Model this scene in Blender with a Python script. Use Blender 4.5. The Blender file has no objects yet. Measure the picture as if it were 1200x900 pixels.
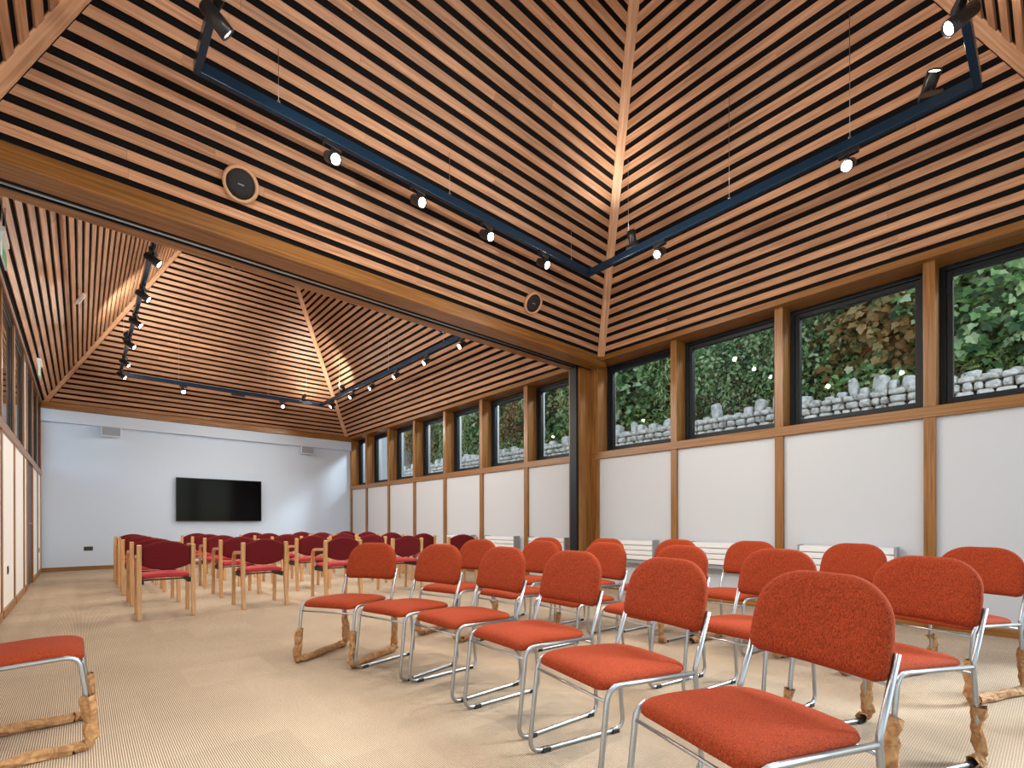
import bpy, math, random
from mathutils import Vector, Matrix, noise
R = random.Random(7)
C = bpy.context.scene.collection
PI = math.pi

# ------------------------------------------------------------------ helpers
class MB:
    """Collects shapes, builds ONE mesh object. UVs run along each board's length."""
    def __init__(s):
        s.v = []; s.f = []; s.uv = []; s.m = []; s.sm = []
    def face(s, idx, uvs=None, mi=0, smooth=False):
        s.f.append(idx); s.uv.append(uvs or [(0, 0)] * len(idx)); s.m.append(mi); s.sm.append(smooth)
    def hexa(s, p, L=1.0, W=0.1, mi=0):
        """p: 8 points, 0-3 bottom loop, 4-7 top loop; 0->1 (and 3->2) is the long direction"""
        b = len(s.v); s.v += [tuple(q) for q in p]
        u0 = R.uniform(0, 40); v0 = R.uniform(0, 40)
        a = [(u0, v0), (u0 + L, v0), (u0 + L, v0 + W), (u0, v0 + W)]
        for q in ((0, 3, 2, 1), (4, 5, 6, 7), (0, 1, 5, 4), (1, 2, 6, 5), (2, 3, 7, 6), (3, 0, 4, 7)):
            if q in ((0, 3, 2, 1),): uv = [a[0], a[3], a[2], a[1]]
            elif q == (1, 2, 6, 5) or q == (3, 0, 4, 7): uv = [(u0, v0), (u0, v0 + W), (u0 + .03, v0 + W), (u0 + .03, v0)]
            else: uv = a
            s.face([b + i for i in q], uv, mi)
    def box(s, x0, x1, y0, y1, z0, z1, mi=0):
        d = (abs(x1 - x0), abs(y1 - y0), abs(z1 - z0)); k = d.index(max(d))
        if k == 0:
            p = [(x0, y0, z0), (x1, y0, z0), (x1, y1, z0), (x0, y1, z0), (x0, y0, z1), (x1, y0, z1), (x1, y1, z1), (x0, y1, z1)]
        elif k == 1:
            p = [(x1, y0, z0), (x1, y1, z0), (x0, y1, z0), (x0, y0, z0), (x1, y0, z1), (x1, y1, z1), (x0, y1, z1), (x0, y0, z1)]
        else:
            p = [(x0, y0, z0), (x0, y0, z1), (x0, y1, z1), (x0, y1, z0), (x1, y0, z0), (x1, y0, z1), (x1, y1, z1), (x1, y1, z0)]
        s.hexa(p, d[k], sorted(d)[1], mi)
    def tube(s, path, r, n=8, cap=True, mi=0, rf=None, closed=False):
        path = [Vector(p) for p in path]; T = []
        for i in range(len(path)):
            a = path[max(i - 1, 0)]; b = path[min(i + 1, len(path) - 1)]
            T.append((b - a).normalized())
        up = Vector((0, 0, 1)) if abs(T[0].z) < .9 else Vector((1, 0, 0))
        N = (up - T[0] * up.dot(T[0])).normalized(); b0 = len(s.v)
        for i, p in enumerate(path):
            N = (N - T[i] * N.dot(T[i])).normalized(); B = T[i].cross(N)
            rr = r if rf is None else r * rf(i / max(len(path) - 1, 1))
            for k in range(n):
                a = 2 * PI * k / n
                s.v.append(tuple(p + (N * math.cos(a) + B * math.sin(a)) * rr))
        for i in range(len(path) - 1):
            for k in range(n):
                q = b0 + i * n + k; w = b0 + i * n + (k + 1) % n
                s.face([q, w, w + n, q + n], [(i, k / n), (i, (k + 1) / n), (i + 1, (k + 1) / n), (i + 1, k / n)], mi, True)
        if cap:
            s.face([b0 + k for k in range(n)][::-1], None, mi); e = b0 + (len(path) - 1) * n
            s.face([e + k for k in range(n)], None, mi)
    def lathe(s, prof, M=Matrix(), n=20, mi=0, smooth=True):
        """prof: (r, z) list; axis z; M places it"""
        b0 = len(s.v)
        for r, z in prof:
            for k in range(n):
                a = 2 * PI * k / n
                s.v.append(tuple(M @ Vector((r * math.cos(a), r * math.sin(a), z))))
        for i in range(len(prof) - 1):
            for k in range(n):
                q = b0 + i * n + k; w = b0 + i * n + (k + 1) % n
                s.face([q, w, w + n, q + n], None, mi, smooth)
        s.face([b0 + k for k in range(n)][::-1], None, mi)
        e = b0 + (len(prof) - 1) * n; s.face([e + k for k in range(n)], None, mi)
    def sweep(s, path, w, h, W, mi=0, taper=None):
        """rectangular section bar in plane (f,z), width w along l, height h in plane; path (f,z); W maps (f,l,z)->xyz"""
        P = [Vector((a, b)) for a, b in path]; b0 = len(s.v); acc = 0; u = []
        for i, p in enumerate(P):
            a = P[max(i - 1, 0)]; b = P[min(i + 1, len(P) - 1)]; t = (b - a).normalized(); nrm = Vector((-t.y, t.x))
            if i: acc += (p - P[i - 1]).length
            u.append(acc); hh = h * (taper(i / (len(P) - 1)) if taper else 1)
            for sn, sl in ((-1, -1), (1, -1), (1, 1), (-1, 1)):
                q = p + nrm * sn * hh / 2; s.v.append(tuple(W(q.x, sl * w / 2, q.y)))
        for i in range(len(P) - 1):
            for k in range(4):
                q = b0 + i * 4 + k; r_ = b0 + i * 4 + (k + 1) % 4; v0 = k * .05
                s.face([q, r_, r_ + 4, q + 4], [(u[i], v0), (u[i], v0 + .04), (u[i + 1], v0 + .04), (u[i + 1], v0)], mi)
        s.face([b0, b0 + 3, b0 + 2, b0 + 1], None, mi); e = b0 + (len(P) - 1) * 4; s.face([e, e + 1, e + 2, e + 3], None, mi)
    def pillow(s, outline, T, W, p=3.0, rings=(1, .985, .95, .88, .75, .5, .25), mi=0):
        """outline: list of (a,b) about the origin; T thickness; W maps (a,b,t)->xyz"""
        n = len(outline); b0 = len(s.v); prof = []
        for r in rings: prof.append((r, T / 2 * (1 - r ** (p * 4)) ** (1 / 2.2)))
        allr = [(r, -t) for r, t in reversed(prof)][:-1] + prof
        cb = len(s.v); s.v.append(tuple(W(0, 0, -T / 2)))
        for r, t in allr:
            for a, b in outline: s.v.append(tuple(W(a * r, b * r, t)))
        ct = len(s.v); s.v.append(tuple(W(0, 0, T / 2)))
        f0 = cb + 1
        for k in range(n):
            s.face([cb, f0 + (k + 1) % n, f0 + k], None, mi, True)
            e = f0 + (len(allr) - 1) * n; s.face([ct, e + k, e + (k + 1) % n], None, mi, True)
        for i in range(len(allr) - 1):
            for k in range(n):
                q = f0 + i * n + k; w = f0 + i * n + (k + 1) % n
                s.face([q, w, w + n, q + n], None, mi, True)
    def build(s, name, mat, parent=None, bevel=0, fix=True):
        me = bpy.data.meshes.new(name); me.from_pydata(s.v, [], s.f)
        for m_ in (mat if isinstance(mat, (list, tuple)) else [mat]): me.materials.append(m_)
        uvl = me.uv_layers.new(name='UVMap'); k = 0
        for fi, u in enumerate(s.uv):
            for q in u: uvl.data[k].uv = q; k += 1
        for i, p in enumerate(me.polygons): p.material_index = s.m[i]; p.use_smooth = s.sm[i]
        me.validate(); me.update()
        if fix:
            import bmesh
            bm = bmesh.new(); bm.from_mesh(me); bmesh.ops.recalc_face_normals(bm, faces=bm.faces); bm.to_mesh(me); bm.free()
        o = bpy.data.objects.new(name, me); C.objects.link(o)
        if parent: o.parent = parent
        if bevel:
            b = o.modifiers.new('bevel', 'BEVEL'); b.width = bevel; b.segments = 2; b.limit_method = 'ANGLE'
        return o

def tag(o, label=None, cat=None, group=None, kind=None):
    if label: o['label'] = label
    if cat: o['category'] = cat
    if group: o['group'] = group
    if kind: o['kind'] = kind
    return o
def empty(name, loc=(0, 0, 0), rz=0):
    o = bpy.data.objects.new(name, None); C.objects.link(o); o.empty_display_size = .1
    o.location = loc; o.rotation_euler = (0, 0, rz); return o
def copy_tree(o, parent=None):
    c = o.copy(); C.objects.link(c); c.parent = parent
    for ch in list(o.children): copy_tree(ch, c)
    return c
def fillet(pts, rad, n=5):
    pts = [Vector(p) for p in pts]; out = [pts[0]]
    for i in range(1, len(pts) - 1):
        a, b, c = pts[i - 1], pts[i], pts[i + 1]; r = rad[i] if isinstance(rad, (list, tuple)) else rad
        u = (a - b).normalized(); w = (c - b).normalized(); ang = u.angle(w)
        if r < 1e-4 or ang > PI - .02: out.append(b); continue
        d = min(r / math.tan(ang / 2), (a - b).length * .49, (c - b).length * .49)
        p0 = b + u * d; p1 = b + w * d
        for k in range(n + 1):
            t = k / n; out.append(p0 * (1 - t) ** 2 + b * 2 * t * (1 - t) + p1 * t ** 2)
    out.append(pts[-1]); return out

# ------------------------------------------------------------------ materials
def mat(name, col=(.8, .8, .8), rough=.6, metal=0, spec=None):
    m = bpy.data.materials.new(name); m.use_nodes = True; b = m.node_tree.nodes['Principled BSDF']
    b.inputs['Base Color'].default_value = (*col, 1); b.inputs['Roughness'].default_value = rough; b.inputs['Metallic'].default_value = metal
    if spec is not None: b.inputs['Specular IOR Level'].default_value = spec
    return m
def nodes(m): return m.node_tree.nodes, m.node_tree.links, m.node_tree.nodes['Principled BSDF']
def ramp(N, stops, interp='LINEAR'):
    r = N.new('ShaderNodeValToRGB'); e = r.color_ramp; e.interpolation = interp
    while len(e.elements) < len(stops): e.elements.new(.5)
    for i, (p, c) in enumerate(stops): e.elements[i].position = p; e.elements[i].color = (*c, 1)
    return r
def wood(name, dark, mid, light, rough=.45, scale=1.0, bump=.15):
    m = mat(name, mid, rough); N, L, b = nodes(m)
    tc = N.new('ShaderNodeTexCoord'); mp = N.new('ShaderNodeMapping'); mp.inputs['Scale'].default_value = (1.2 * scale, 26 * scale, 1)
    L.new(tc.outputs['UV'], mp.inputs['Vector'])
    n1 = N.new('ShaderNodeTexNoise'); n1.inputs['Scale'].default_value = 1.6; n1.inputs['Detail'].default_value = 6; n1.inputs['Distortion'].default_value = .6
    L.new(mp.outputs[0], n1.inputs['Vector'])
    r = ramp(N, [(.3, dark), (.5, mid), (.7, light)]); L.new(n1.outputs['Fac'], r.inputs['Fac'])
    gi = N.new('ShaderNodeNewGeometry'); hs = N.new('ShaderNodeHueSaturation')
    mr = N.new('ShaderNodeMapRange'); mr.inputs['To Min'].default_value = .84; mr.inputs['To Max'].default_value = 1.14
    L.new(gi.outputs['Random Per Island'], mr.inputs['Value']); L.new(mr.outputs[0], hs.inputs['Value']); L.new(r.outputs['Color'], hs.inputs['Color'])
    L.new(hs.outputs[0], b.inputs['Base Color'])
    bp = N.new('ShaderNodeBump'); bp.inputs['Strength'].default_value = bump; bp.inputs['Distance'].default_value = .002
    L.new(n1.outputs['Fac'], bp.inputs['Height']); L.new(bp.outputs[0], b.inputs['Normal'])
    return m
def fabric(name, dark, light, scale=1.0, sheen=.1):
    m = mat(name, light, .9, spec=.2); N, L, b = nodes(m)
    tc = N.new('ShaderNodeTexCoord')
    n1 = N.new('ShaderNodeTexNoise'); n1.inputs['Scale'].default_value = 420 * scale; n1.inputs['Detail'].default_value = 3
    mp = N.new('ShaderNodeMapping'); mp.inputs['Scale'].default_value = (1, 1, .25)
    L.new(tc.outputs['Object'], mp.inputs['Vector']); L.new(mp.outputs[0], n1.inputs['Vector'])
    n2 = N.new('ShaderNodeTexNoise'); n2.inputs['Scale'].default_value = 150 * scale; n2.inputs['Detail'].default_value = 4
    mp2 = N.new('ShaderNodeMapping'); mp2.inputs['Scale'].default_value = (1, 1, .5); L.new(tc.outputs['Object'], mp2.inputs['Vector']); L.new(mp2.outputs[0], n2.inputs['Vector'])
    mx = N.new('ShaderNodeMath'); mx.operation = 'MULTIPLY_ADD'; L.new(n1.outputs['Fac'], mx.inputs[0]); mx.inputs[1].default_value = 4.0; L.new(n2.outputs['Fac'], mx.inputs[2])
    ms = N.new('ShaderNodeMath'); ms.operation = 'MULTIPLY'; ms.inputs[1].default_value = .2; L.new(mx.outputs[0], ms.inputs[0])
    r = ramp(N, [(.38, dark), (.62, light)]); L.new(ms.outputs[0], r.inputs['Fac']); L.new(r.outputs[0], b.inputs['Base Color'])
    bp = N.new('ShaderNodeBump'); bp.inputs['Strength'].default_value = .5; bp.inputs['Distance'].default_value = .002
    L.new(n1.outputs['Fac'], bp.inputs['Height']); L.new(bp.outputs[0], b.inputs['Normal'])
    b.inputs['Sheen Weight'].default_value = sheen; b.inputs['Sheen Roughness'].default_value = .4; b.inputs['Sheen Tint'].default_value = (*light, 1)
    return m
M = {}
M['slat'] = wood('slat oak', (.33, .16, .080), (.49, .255, .140), (.63, .355, .205), .5)
M['hip'] = wood('hip board oak', (.40, .21, .11), (.58, .33, .19), (.70, .42, .26), .5)
M['beam'] = wood('green oak', (.155, .062, .013), (.265, .112, .025), (.38, .175, .048), .32, .8)
M['darkwood'] = wood('dark door', (.04, .012, .006), (.07, .022, .012), (.10, .035, .02), .4)
M['beech'] = wood('beech', (.46, .23, .085), (.60, .33, .14), (.70, .42, .20), .4, 1.5, .05)
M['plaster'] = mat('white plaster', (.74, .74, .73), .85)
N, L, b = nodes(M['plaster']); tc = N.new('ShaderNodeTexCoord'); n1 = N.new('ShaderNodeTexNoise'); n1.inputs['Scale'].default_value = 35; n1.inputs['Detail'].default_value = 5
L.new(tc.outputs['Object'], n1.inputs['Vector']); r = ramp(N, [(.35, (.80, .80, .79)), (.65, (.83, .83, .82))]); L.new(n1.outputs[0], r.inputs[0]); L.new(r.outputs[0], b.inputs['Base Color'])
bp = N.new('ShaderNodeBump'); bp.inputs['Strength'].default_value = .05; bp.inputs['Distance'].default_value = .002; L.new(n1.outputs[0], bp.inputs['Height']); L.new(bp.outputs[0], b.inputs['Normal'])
M['panel'] = mat('light grey lining panel', (.55, .57, .61), .8)
M['daylitwhite'] = mat('white plaster tinted by daylight', (.58, .69, .85), .85)  # blue of the daylight on the back wall is mixed into the colour
M['extwhite'] = mat('white render outside', (.85, .85, .83), .9)
M['felt'] = mat('black acoustic felt', (.008, .008, .009), .95, spec=.1)
M['black'] = mat('black metal', (.012, .013, .016), .32, .0)
M['track'] = mat('black track with sky blue painted in', (.010, .035, .075), .25, .3)  # blue sky reflection on the rails is put into the base colour
M['frameblk'] = mat('black window frame', (.007, .010, .014), .45, spec=.3)
M['chrome'] = mat('brushed chrome', (.42, .44, .47), .34, 1)
M['steel'] = mat('steel', (.45, .45, .46), .35, 1)
M['wrap'] = mat('brown paper', (.42, .215, .085), .75)
N, L, b = nodes(M['wrap']); tc = N.new('ShaderNodeTexCoord'); n1 = N.new('ShaderNodeTexNoise'); n1.inputs['Scale'].default_value = 22; n1.inputs['Detail'].default_value = 6; n1.inputs['Distortion'].default_value = 1.5
L.new(tc.outputs['Object'], n1.inputs['Vector']); r = ramp(N, [(.35, (.30, .135, .05)), (.6, (.50, .27, .11))]); L.new(n1.outputs[0], r.inputs[0]); L.new(r.outputs[0], b.inputs['Base Color'])
bp = N.new('ShaderNodeBump'); bp.inputs['Strength'].default_value = .9; bp.inputs['Distance'].default_value = .01; L.new(n1.outputs[0], bp.inputs['Height']); L.new(bp.outputs[0], b.inputs['Normal'])
M['orange'] = fabric('rust orange wool', (.15, .019, .006), (.40, .058, .016))
M['orangeback'] = M['orange']
M['burg'] = fabric('burgundy wool', (.085, .006, .009), (.17, .012, .016), 1.0, .1)
M['rose'] = fabric('rose red seat wool', (.36, .030, .036), (.54, .065, .075), 1.0, .15)
M['white'] = mat('white enamel', (.78, .79, .80), .4)
M['grey'] = mat('grey enamel', (.30, .32, .35), .4)
M['rubber'] = mat('black rubber', (.01, .01, .01), .6)
M['screen'] = mat('tv screen', (.003, .003, .004), .10, spec=.08)
M['sock'] = mat('dark bronze socket plate', (.03, .025, .02), .35)
M['spk'] = mat('speaker grille grey', (.26, .30, .37), .5)
M['spkblack'] = mat('speaker cloth', (.012, .012, .014), .8)
M['signgreen'] = mat('sign green', (.02, .42, .16), .4)
M['tint'] = mat('translucent', (.8, .9, .88), .2)
def emis(name, col, s):
    m = bpy.data.materials.new(name); m.use_nodes = True; N = m.node_tree.nodes; N.clear()
    e = N.new('ShaderNodeEmission'); e.inputs[0].default_value = (*col, 1); e.inputs[1].default_value = s
    o = N.new('ShaderNodeOutputMaterial'); m.node_tree.links.new(e.outputs[0], o.inputs[0]); return m
M['lamp'] = emis('lamp glow', (1, .93, .80), 60)
M['lampoff'] = mat('lamp lens', (.9, .88, .8), .15)
def glass():
    m = bpy.data.materials.new('window glass'); m.use_nodes = True; N = m.node_tree.nodes; L = m.node_tree.links; N.clear()
    t = N.new('ShaderNodeBsdfTransparent'); t.inputs[0].default_value = (.93, .97, .96, 1)
    g = N.new('ShaderNodeBsdfGlossy'); g.inputs['Roughness'].default_value = .01
    lw = N.new('ShaderNodeLayerWeight'); lw.inputs[0].default_value = .5
    pw = N.new('ShaderNodeMath'); pw.operation = 'POWER'; pw.inputs[1].default_value = 5; L.new(lw.outputs['Facing'], pw.inputs[0])
    f = N.new('ShaderNodeMath'); f.operation = 'MULTIPLY_ADD'; f.inputs[1].default_value = .9; f.inputs[2].default_value = .03; L.new(pw.outputs[0], f.inputs[0])
    x = N.new('ShaderNodeMixShader'); o = N.new('ShaderNodeOutputMaterial')
    L.new(f.outputs[0], x.inputs[0]); L.new(t.outputs[0], x.inputs[1]); L.new(g.outputs[0], x.inputs[2]); L.new(x.outputs[0], o.inputs[0]); return m
M['glass'] = glass()
# carpet: fine beige / brown ribs running the length of the room, laid in tiles
m = M['carpet'] = mat('ribbed sisal carpet', (.6, .45, .3), .95, spec=.1); N, L, b = nodes(m)
tc = N.new('ShaderNodeTexCoord'); sx = N.new('ShaderNodeSeparateXYZ'); L.new(tc.outputs['Object'], sx.inputs[0])
def math_(N, L, op, a, b_=None):
    n = N.new('ShaderNodeMath'); n.operation = op
    for i, q in enumerate((a, b_)):
        if q is None: continue
        if isinstance(q, (int, float)): n.inputs[i].default_value = q
        else: L.new(q, n.inputs[i])
    return n.outputs[0]
nd = N.new('ShaderNodeTexNoise'); nd.inputs['Scale'].default_value = 60; L.new(tc.outputs['Object'], nd.inputs['Vector'])
ws = math_(N, L, 'SINE', math_(N, L, 'ADD', math_(N, L, 'MULTIPLY', sx.outputs[0], 2 * PI / .0085), math_(N, L, 'MULTIPLY', nd.outputs[0], 3.0)))
wb = math_(N, L, 'SINE', math_(N, L, 'MULTIPLY', sx.outputs[1], 2 * PI / .009))
wv = math_(N, L, 'ADD', math_(N, L, 'MULTIPLY', ws, .34), .5)
wv = math_(N, L, 'ADD', wv, math_(N, L, 'MULTIPLY', wb, .13))
nz = N.new('ShaderNodeTexNoise'); nz.inputs['Scale'].default_value = 320; nz.inputs['Detail'].default_value = 2; L.new(tc.outputs['Object'], nz.inputs['Vector'])
wv = math_(N, L, 'ADD', wv, math_(N, L, 'MULTIPLY', math_(N, L, 'SUBTRACT', nz.outputs[0], .5), .5))
r = ramp(N, [(.1, (.19, .118, .068)), (.5, (.45, .345, .24)), (.9, (.70, .61, .485))]); L.new(wv, r.inputs[0])
br = N.new('ShaderNodeTexBrick'); br.offset = 0.5; br.inputs['Scale'].default_value = 1; br.inputs['Brick Width'].default_value = .5; br.inputs['Row Height'].default_value = .5
br.inputs['Color1'].default_value = (.93, .93, .93, 1); br.inputs['Color2'].default_value = (1.04, 1.04, 1.04, 1); br.inputs['Mortar'].default_value = (.97, .97, .97, 1); br.inputs['Mortar Size'].default_value = .002
L.new(tc.outputs['Object'], br.inputs['Vector'])
n3 = N.new('ShaderNodeTexNoise'); n3.inputs['Scale'].default_value = 1.3; n3.inputs['Detail'].default_value = 5; L.new(tc.outputs['Object'], n3.inputs['Vector'])
r3 = ramp(N, [(.3, (.90, .90, .90)), (.7, (1.06, 1.06, 1.06))]); L.new(n3.outputs[0], r3.inputs[0])
def mul(a, c):
    x = N.new('ShaderNodeMix'); x.data_type = 'RGBA'; x.blend_type = 'MULTIPLY'; x.inputs[0].default_value = 1; L.new(a, x.inputs[6]); L.new(c, x.inputs[7]); return x.outputs[2]
L.new(mul(mul(r.outputs[0], br.outputs[0]), r3.outputs[0]), b.inputs['Base Color'])
bp = N.new('ShaderNodeBump'); bp.inputs['Strength'].default_value = .5; bp.inputs['Distance'].default_value = .003; L.new(wv, bp.inputs['Height']); L.new(bp.outputs[0], b.inputs['Normal'])
# stone, soil, leaves
m = M['stone'] = mat('limestone', (.6, .58, .55), .9); N, L, b = nodes(m); tc = N.new('ShaderNodeTexCoord')
n1 = N.new('ShaderNodeTexNoise'); n1.inputs['Scale'].default_value = 9; n1.inputs['Detail'].default_value = 8; n1.inputs['Roughness'].default_value = .7; L.new(tc.outputs['Object'], n1.inputs['Vector'])
r = ramp(N, [(.32, (.14, .12, .10)), (.43, (.62, .57, .51)), (.6, (.90, .85, .79))]); L.new(n1.outputs[0], r.inputs[0]); L.new(r.outputs[0], b.inputs['Base Color'])
bp = N.new('ShaderNodeBump'); bp.inputs['Strength'].default_value = .9; bp.inputs['Distance'].default_value = .03; L.new(n1.outputs[0], bp.inputs['Height']); L.new(bp.outputs[0], b.inputs['Normal'])
M['joint'] = mat('dark wall joint', (.06, .055, .05), .95)
M['soil'] = mat('earth bank', (.05, .04, .022), .95)
M['stem'] = mat('bush stem', (.20, .13, .08), .9)
M['bounceground'] = mat('pale bounce ground outside', (.55, .52, .47), .95)  # unseen ground made pale to bounce sunlight up at the ceiling
def leafmat(name, cols):
    m = mat(name, cols[0], .45); N, L, b = nodes(m); g = N.new('ShaderNodeNewGeometry')
    k = len(cols); r = ramp(N, [((i + .5) / k, c) for i, c in enumerate(cols)]); L.new(g.outputs['Random Per Island'], r.inputs[0])
    L.new(r.outputs[0], b.inputs['Base Color'])
    t = N.new('ShaderNodeBsdfTranslucent'); L.new(r.outputs[0], t.inputs[0]); x = N.new('ShaderNodeMixShader'); x.inputs[0].default_value = .3
    L.new(b.outputs[0], x.inputs[1]); L.new(t.outputs[0], x.inputs[2]); L.new(x.outputs[0], N['Material Output'].inputs[0]); return m
M['leafA'] = leafmat('deep green leaves', [(.03, .08, .025), (.11, .25, .07), (.26, .44, .14), (.55, .66, .36)])
M['leafB'] = leafmat('mixed green leaves', [(.05, .11, .02), (.22, .38, .09), (.44, .58, .17), (.78, .76, .42), (.22, .42, .15)])
M['leafC'] = leafmat('autumn leaves', [(.30, .13, .03), (.45, .24, .07), (.24, .22, .05), (.60, .38, .16), (.14, .20, .06)])
M['leafD'] = leafmat('bright herb leaves', [(.14, .28, .05), (.26, .42, .09), (.10, .24, .06), (.50, .48, .12)])

# ------------------------------------------------------------------ dimensions
XR, XL = 5.951, -.606
XC, XCL = 5.868, -.587
YF, YB0, YB1, YN = 13.895, 4.583, 5.08, -.504
ZC, MN, MF = 3.51, 1.364, 1.4717
ZS0, ZS1 = 1.975, 2.08

# ------------------------------------------------------------------ ceilings
def ceiling(x0, x1, y0, y1, m, spots=None, first=.045):
    W, D = x1 - x0, y1 - y0; h = min(W, D) / 2; zt = ZC + m * h
    if W > D: a, c = Vector((x0 + h, y0 + h, zt)), Vector((x1 - h, y0 + h, zt))
    else: a, c = Vector((x0 + h, y0 + h, zt)), Vector((x0 + h, y1 - h, zt))
    mb = MB(); t = .06
    P = [Vector((x0, y0, ZC)), Vector((x1, y0, ZC)), Vector((x1, y1, ZC)), Vector((x0, y1, ZC))]
    up = Vector((0, 0, .25))
    if W > D: faces = [(P[0], P[1], c, a), (P[1], P[2], c), (P[2], P[3], a, c), (P[3], P[0], a)]
    else: faces = [(P[0], P[1], a), (P[1], P[2], c, a), (P[2], P[3], c), (P[3], P[0], a, c)]
    for f in faces:
        b = len(mb.v); n = len(f); mb.v += [tuple(q) for q in f] + [tuple(q + up) for q in f]
        mb.face(list(range(b, b + n))); mb.face(list(range(b + n, b + 2 * n))[::-1])
        for k in range(n): mb.face([b + k, b + (k + 1) % n, b + n + (k + 1) % n, b + n + k])
    ce = mb.build('ceiling', M['felt'], fix=False); ce['kind'] = 'structure'
    # slats: one mesh per sloping face
    ca = 1 / math.sqrt(1 + m * m); sa = m * ca; L_ = h / ca
    sides = [((x0, y0), (1, 0), (0, 1), W), ((x1, y0), (0, 1), (-1, 0), D), ((x1, y1), (-1, 0), (0, -1), W), ((x0, y1), (0, -1), (1, 0), D)]
    for (ox, oy), (dx, dy), (ix, iy), Ln in sides:
        sb = MB(); s = first
        nv = Vector((ix * sa, iy * sa, -ca))   # pointing into the room
        while s < L_ - .03:
            s1 = s + .067
            def pt(u, ss, dn): return Vector((ox + dx * u + ix * ss * ca, oy + dy * u + iy * ss * ca, ZC + ss * sa)) + nv * dn
            ua, ub = s * ca + .085, s1 * ca + .085
            if Ln - 2 * ub > .05:
                cuts = [ua]; u = ua + R.uniform(.6, 2.4)
                while u < Ln - ua - .4: cuts.append(u); u += 2.4
                cuts.append(Ln - ua)
                for j in range(len(cuts) - 1):
                    p, q = cuts[j], cuts[j + 1]
                    p2 = p if j else ub; q2 = q if j < len(cuts) - 2 else Ln - ub
                    if j: p += .0015; p2 += .0015
                    sb.hexa([pt(p, s, .004), pt(q, s, .004), pt(q2, s1, .004), pt(p2, s1, .004),
                             pt(p, s, .018), pt(q, s, .018), pt(q2, s1, .018), pt(p2, s1, .018)], q - p, .075)
            s += .117
        sb.build('slats', M['slat'], ce)
    # hip boards
    top = {0: a, 1: c if W > D else a, 2: c, 3: a if W > D else c}
    for k, p in enumerate(P):
        q = top[k]; d = (q - p).normalized(); side = Vector((-d.y, d.x, 0)).normalized(); nn = d.cross(side)
        if nn.z > 0: nn = -nn
        hb = MB(); w = .052; p_ = p + d * .01; q_ = q - d * .03
        o0, o1 = nn * .0, nn * .045
        hb.hexa([p_ - side * w + o0, q_ - side * w + o0, q_ + side * w + o0, p_ + side * w + o0,
                 p_ - side * w + o1, q_ - side * w + o1, q_ + side * w + o1, p_ + side * w + o1], (q - p).length, .1)
        hb.build('hip_board', M['hip'], ce)
    return ce
ceiling(XCL, XC, YN, YB0, MN)
ceiling(XCL, XC, YB1, YF, MF)

# ------------------------------------------------------------------ shell
def S(mb, name, m, parent=None, bevel=0):
    o = mb.build(name, m, parent, bevel)
    if parent is None: o['kind'] = 'structure'
    return o
f = MB(); f.box(-.9, 6.3, -.9, 14.3, -.12, 0); S(f, 'floor', M['carpet'])
posts = [4.70 - 1.314 * i for i in (1, 2, 3)]
far_posts = [6.28 + 1.3 * k for k in range(6)]
trim_n = [0]
def trim(mb, m, bevel=.004):
    trim_n[0] += 1; return S(mb, 'trim_%d' % trim_n[0], m, None, bevel)
# right wall: white panel, posts, sill rail, head beam
w = MB(); w.box(5.985, 6.28, -.62, YF + .3, 0, ZS0); w.box(6.27, 6.37, -.9, YF + .3, ZS0 - .05, 2.07); w.box(6.27, 6.37, -.9, YF + .3, 3.47, 4.1)
allp = [(-.65, -.46)] + [(y, y + .09) for y in posts] + [(4.70, 5.06)] + [(y, y + .1) for y in far_posts] + [(13.80, 14.0)]
allp.sort()
for a, b_ in allp: w.box(6.28, 6.37, a - .02, b_ + .02, 2.07, 3.47)
S(w, 'wall_right', M['panel'])
for a, b_ in allp:
    t = MB(); t.box(XR, 6.2, a, b_, 0, 3.445); trim(t, M['beam'])
t = MB(); t.box(XR - .008, 6.24, -.6, YF + .05, ZS0, ZS1); trim(t, M['beam'])
t = MB(); t.box(XC, 6.28, -.6, YF + .1, 3.44, 3.512); trim(t, M['beam'])
win_n = [0]
def window(x0, x1, a, b_, z0, z1, axis='x', fw=.05, hinges=True, sgn=-1):
    """frame around an opening; axis x = wall plane at constant x"""
    win_n[0] += 1; mb = MB()
    def bx(mb, u0, u1, d0, d1, z0_, z1_):
        if axis == 'x': mb.box(d0, d1, u0, u1, z0_, z1_)
        else: mb.box(u0, u1, d0, d1, z0_, z1_)
    for dd0, dd1, o in ((x0, x1, 0), (x0 + .02 * -sgn, x1 - .01 * -sgn, fw * .62)):
        e = fw * .6 + o
        bx(mb, a + o, a + e, dd0, dd1, z0 + o, z1 - o); bx(mb, b_ - e, b_ - o, dd0, dd1, z0 + o, z1 - o)
        bx(mb, a + e, b_ - e, dd0, dd1, z0 + o, z0 + e); bx(mb, a + e, b_ - e, dd0, dd1, z1 - e, z1 - o)
    o = mb.build('window_%d' % win_n[0], M['frameblk'], None, .003); o['kind'] = 'structure'
    g = MB(); xm = (x0 + x1) / 2; q = fw
    bx(g, a + q, b_ - q, xm - .003, xm + .003, z0 + q, z1 - q); g.build('glass', M['glass'], o)
    if hinges:
        for y in (a + .09, b_ - .09):
            h = MB(); h.box(x0 - .028, x0 + .005, y - .03, y + .03, z0 + .012, z0 + .026); h.box(x0 - .035, x0 - .01, y - .008, y + .008, z0 - .002, z0 + .03)
            h.build('stay', M['steel'], o)
    return o
for i in range(len(allp) - 1):
    a, b_ = allp[i][1], allp[i + 1][0]
    window(6.175, 6.275, a, b_, ZS1 + .005, 3.44, fw=.078)
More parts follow.
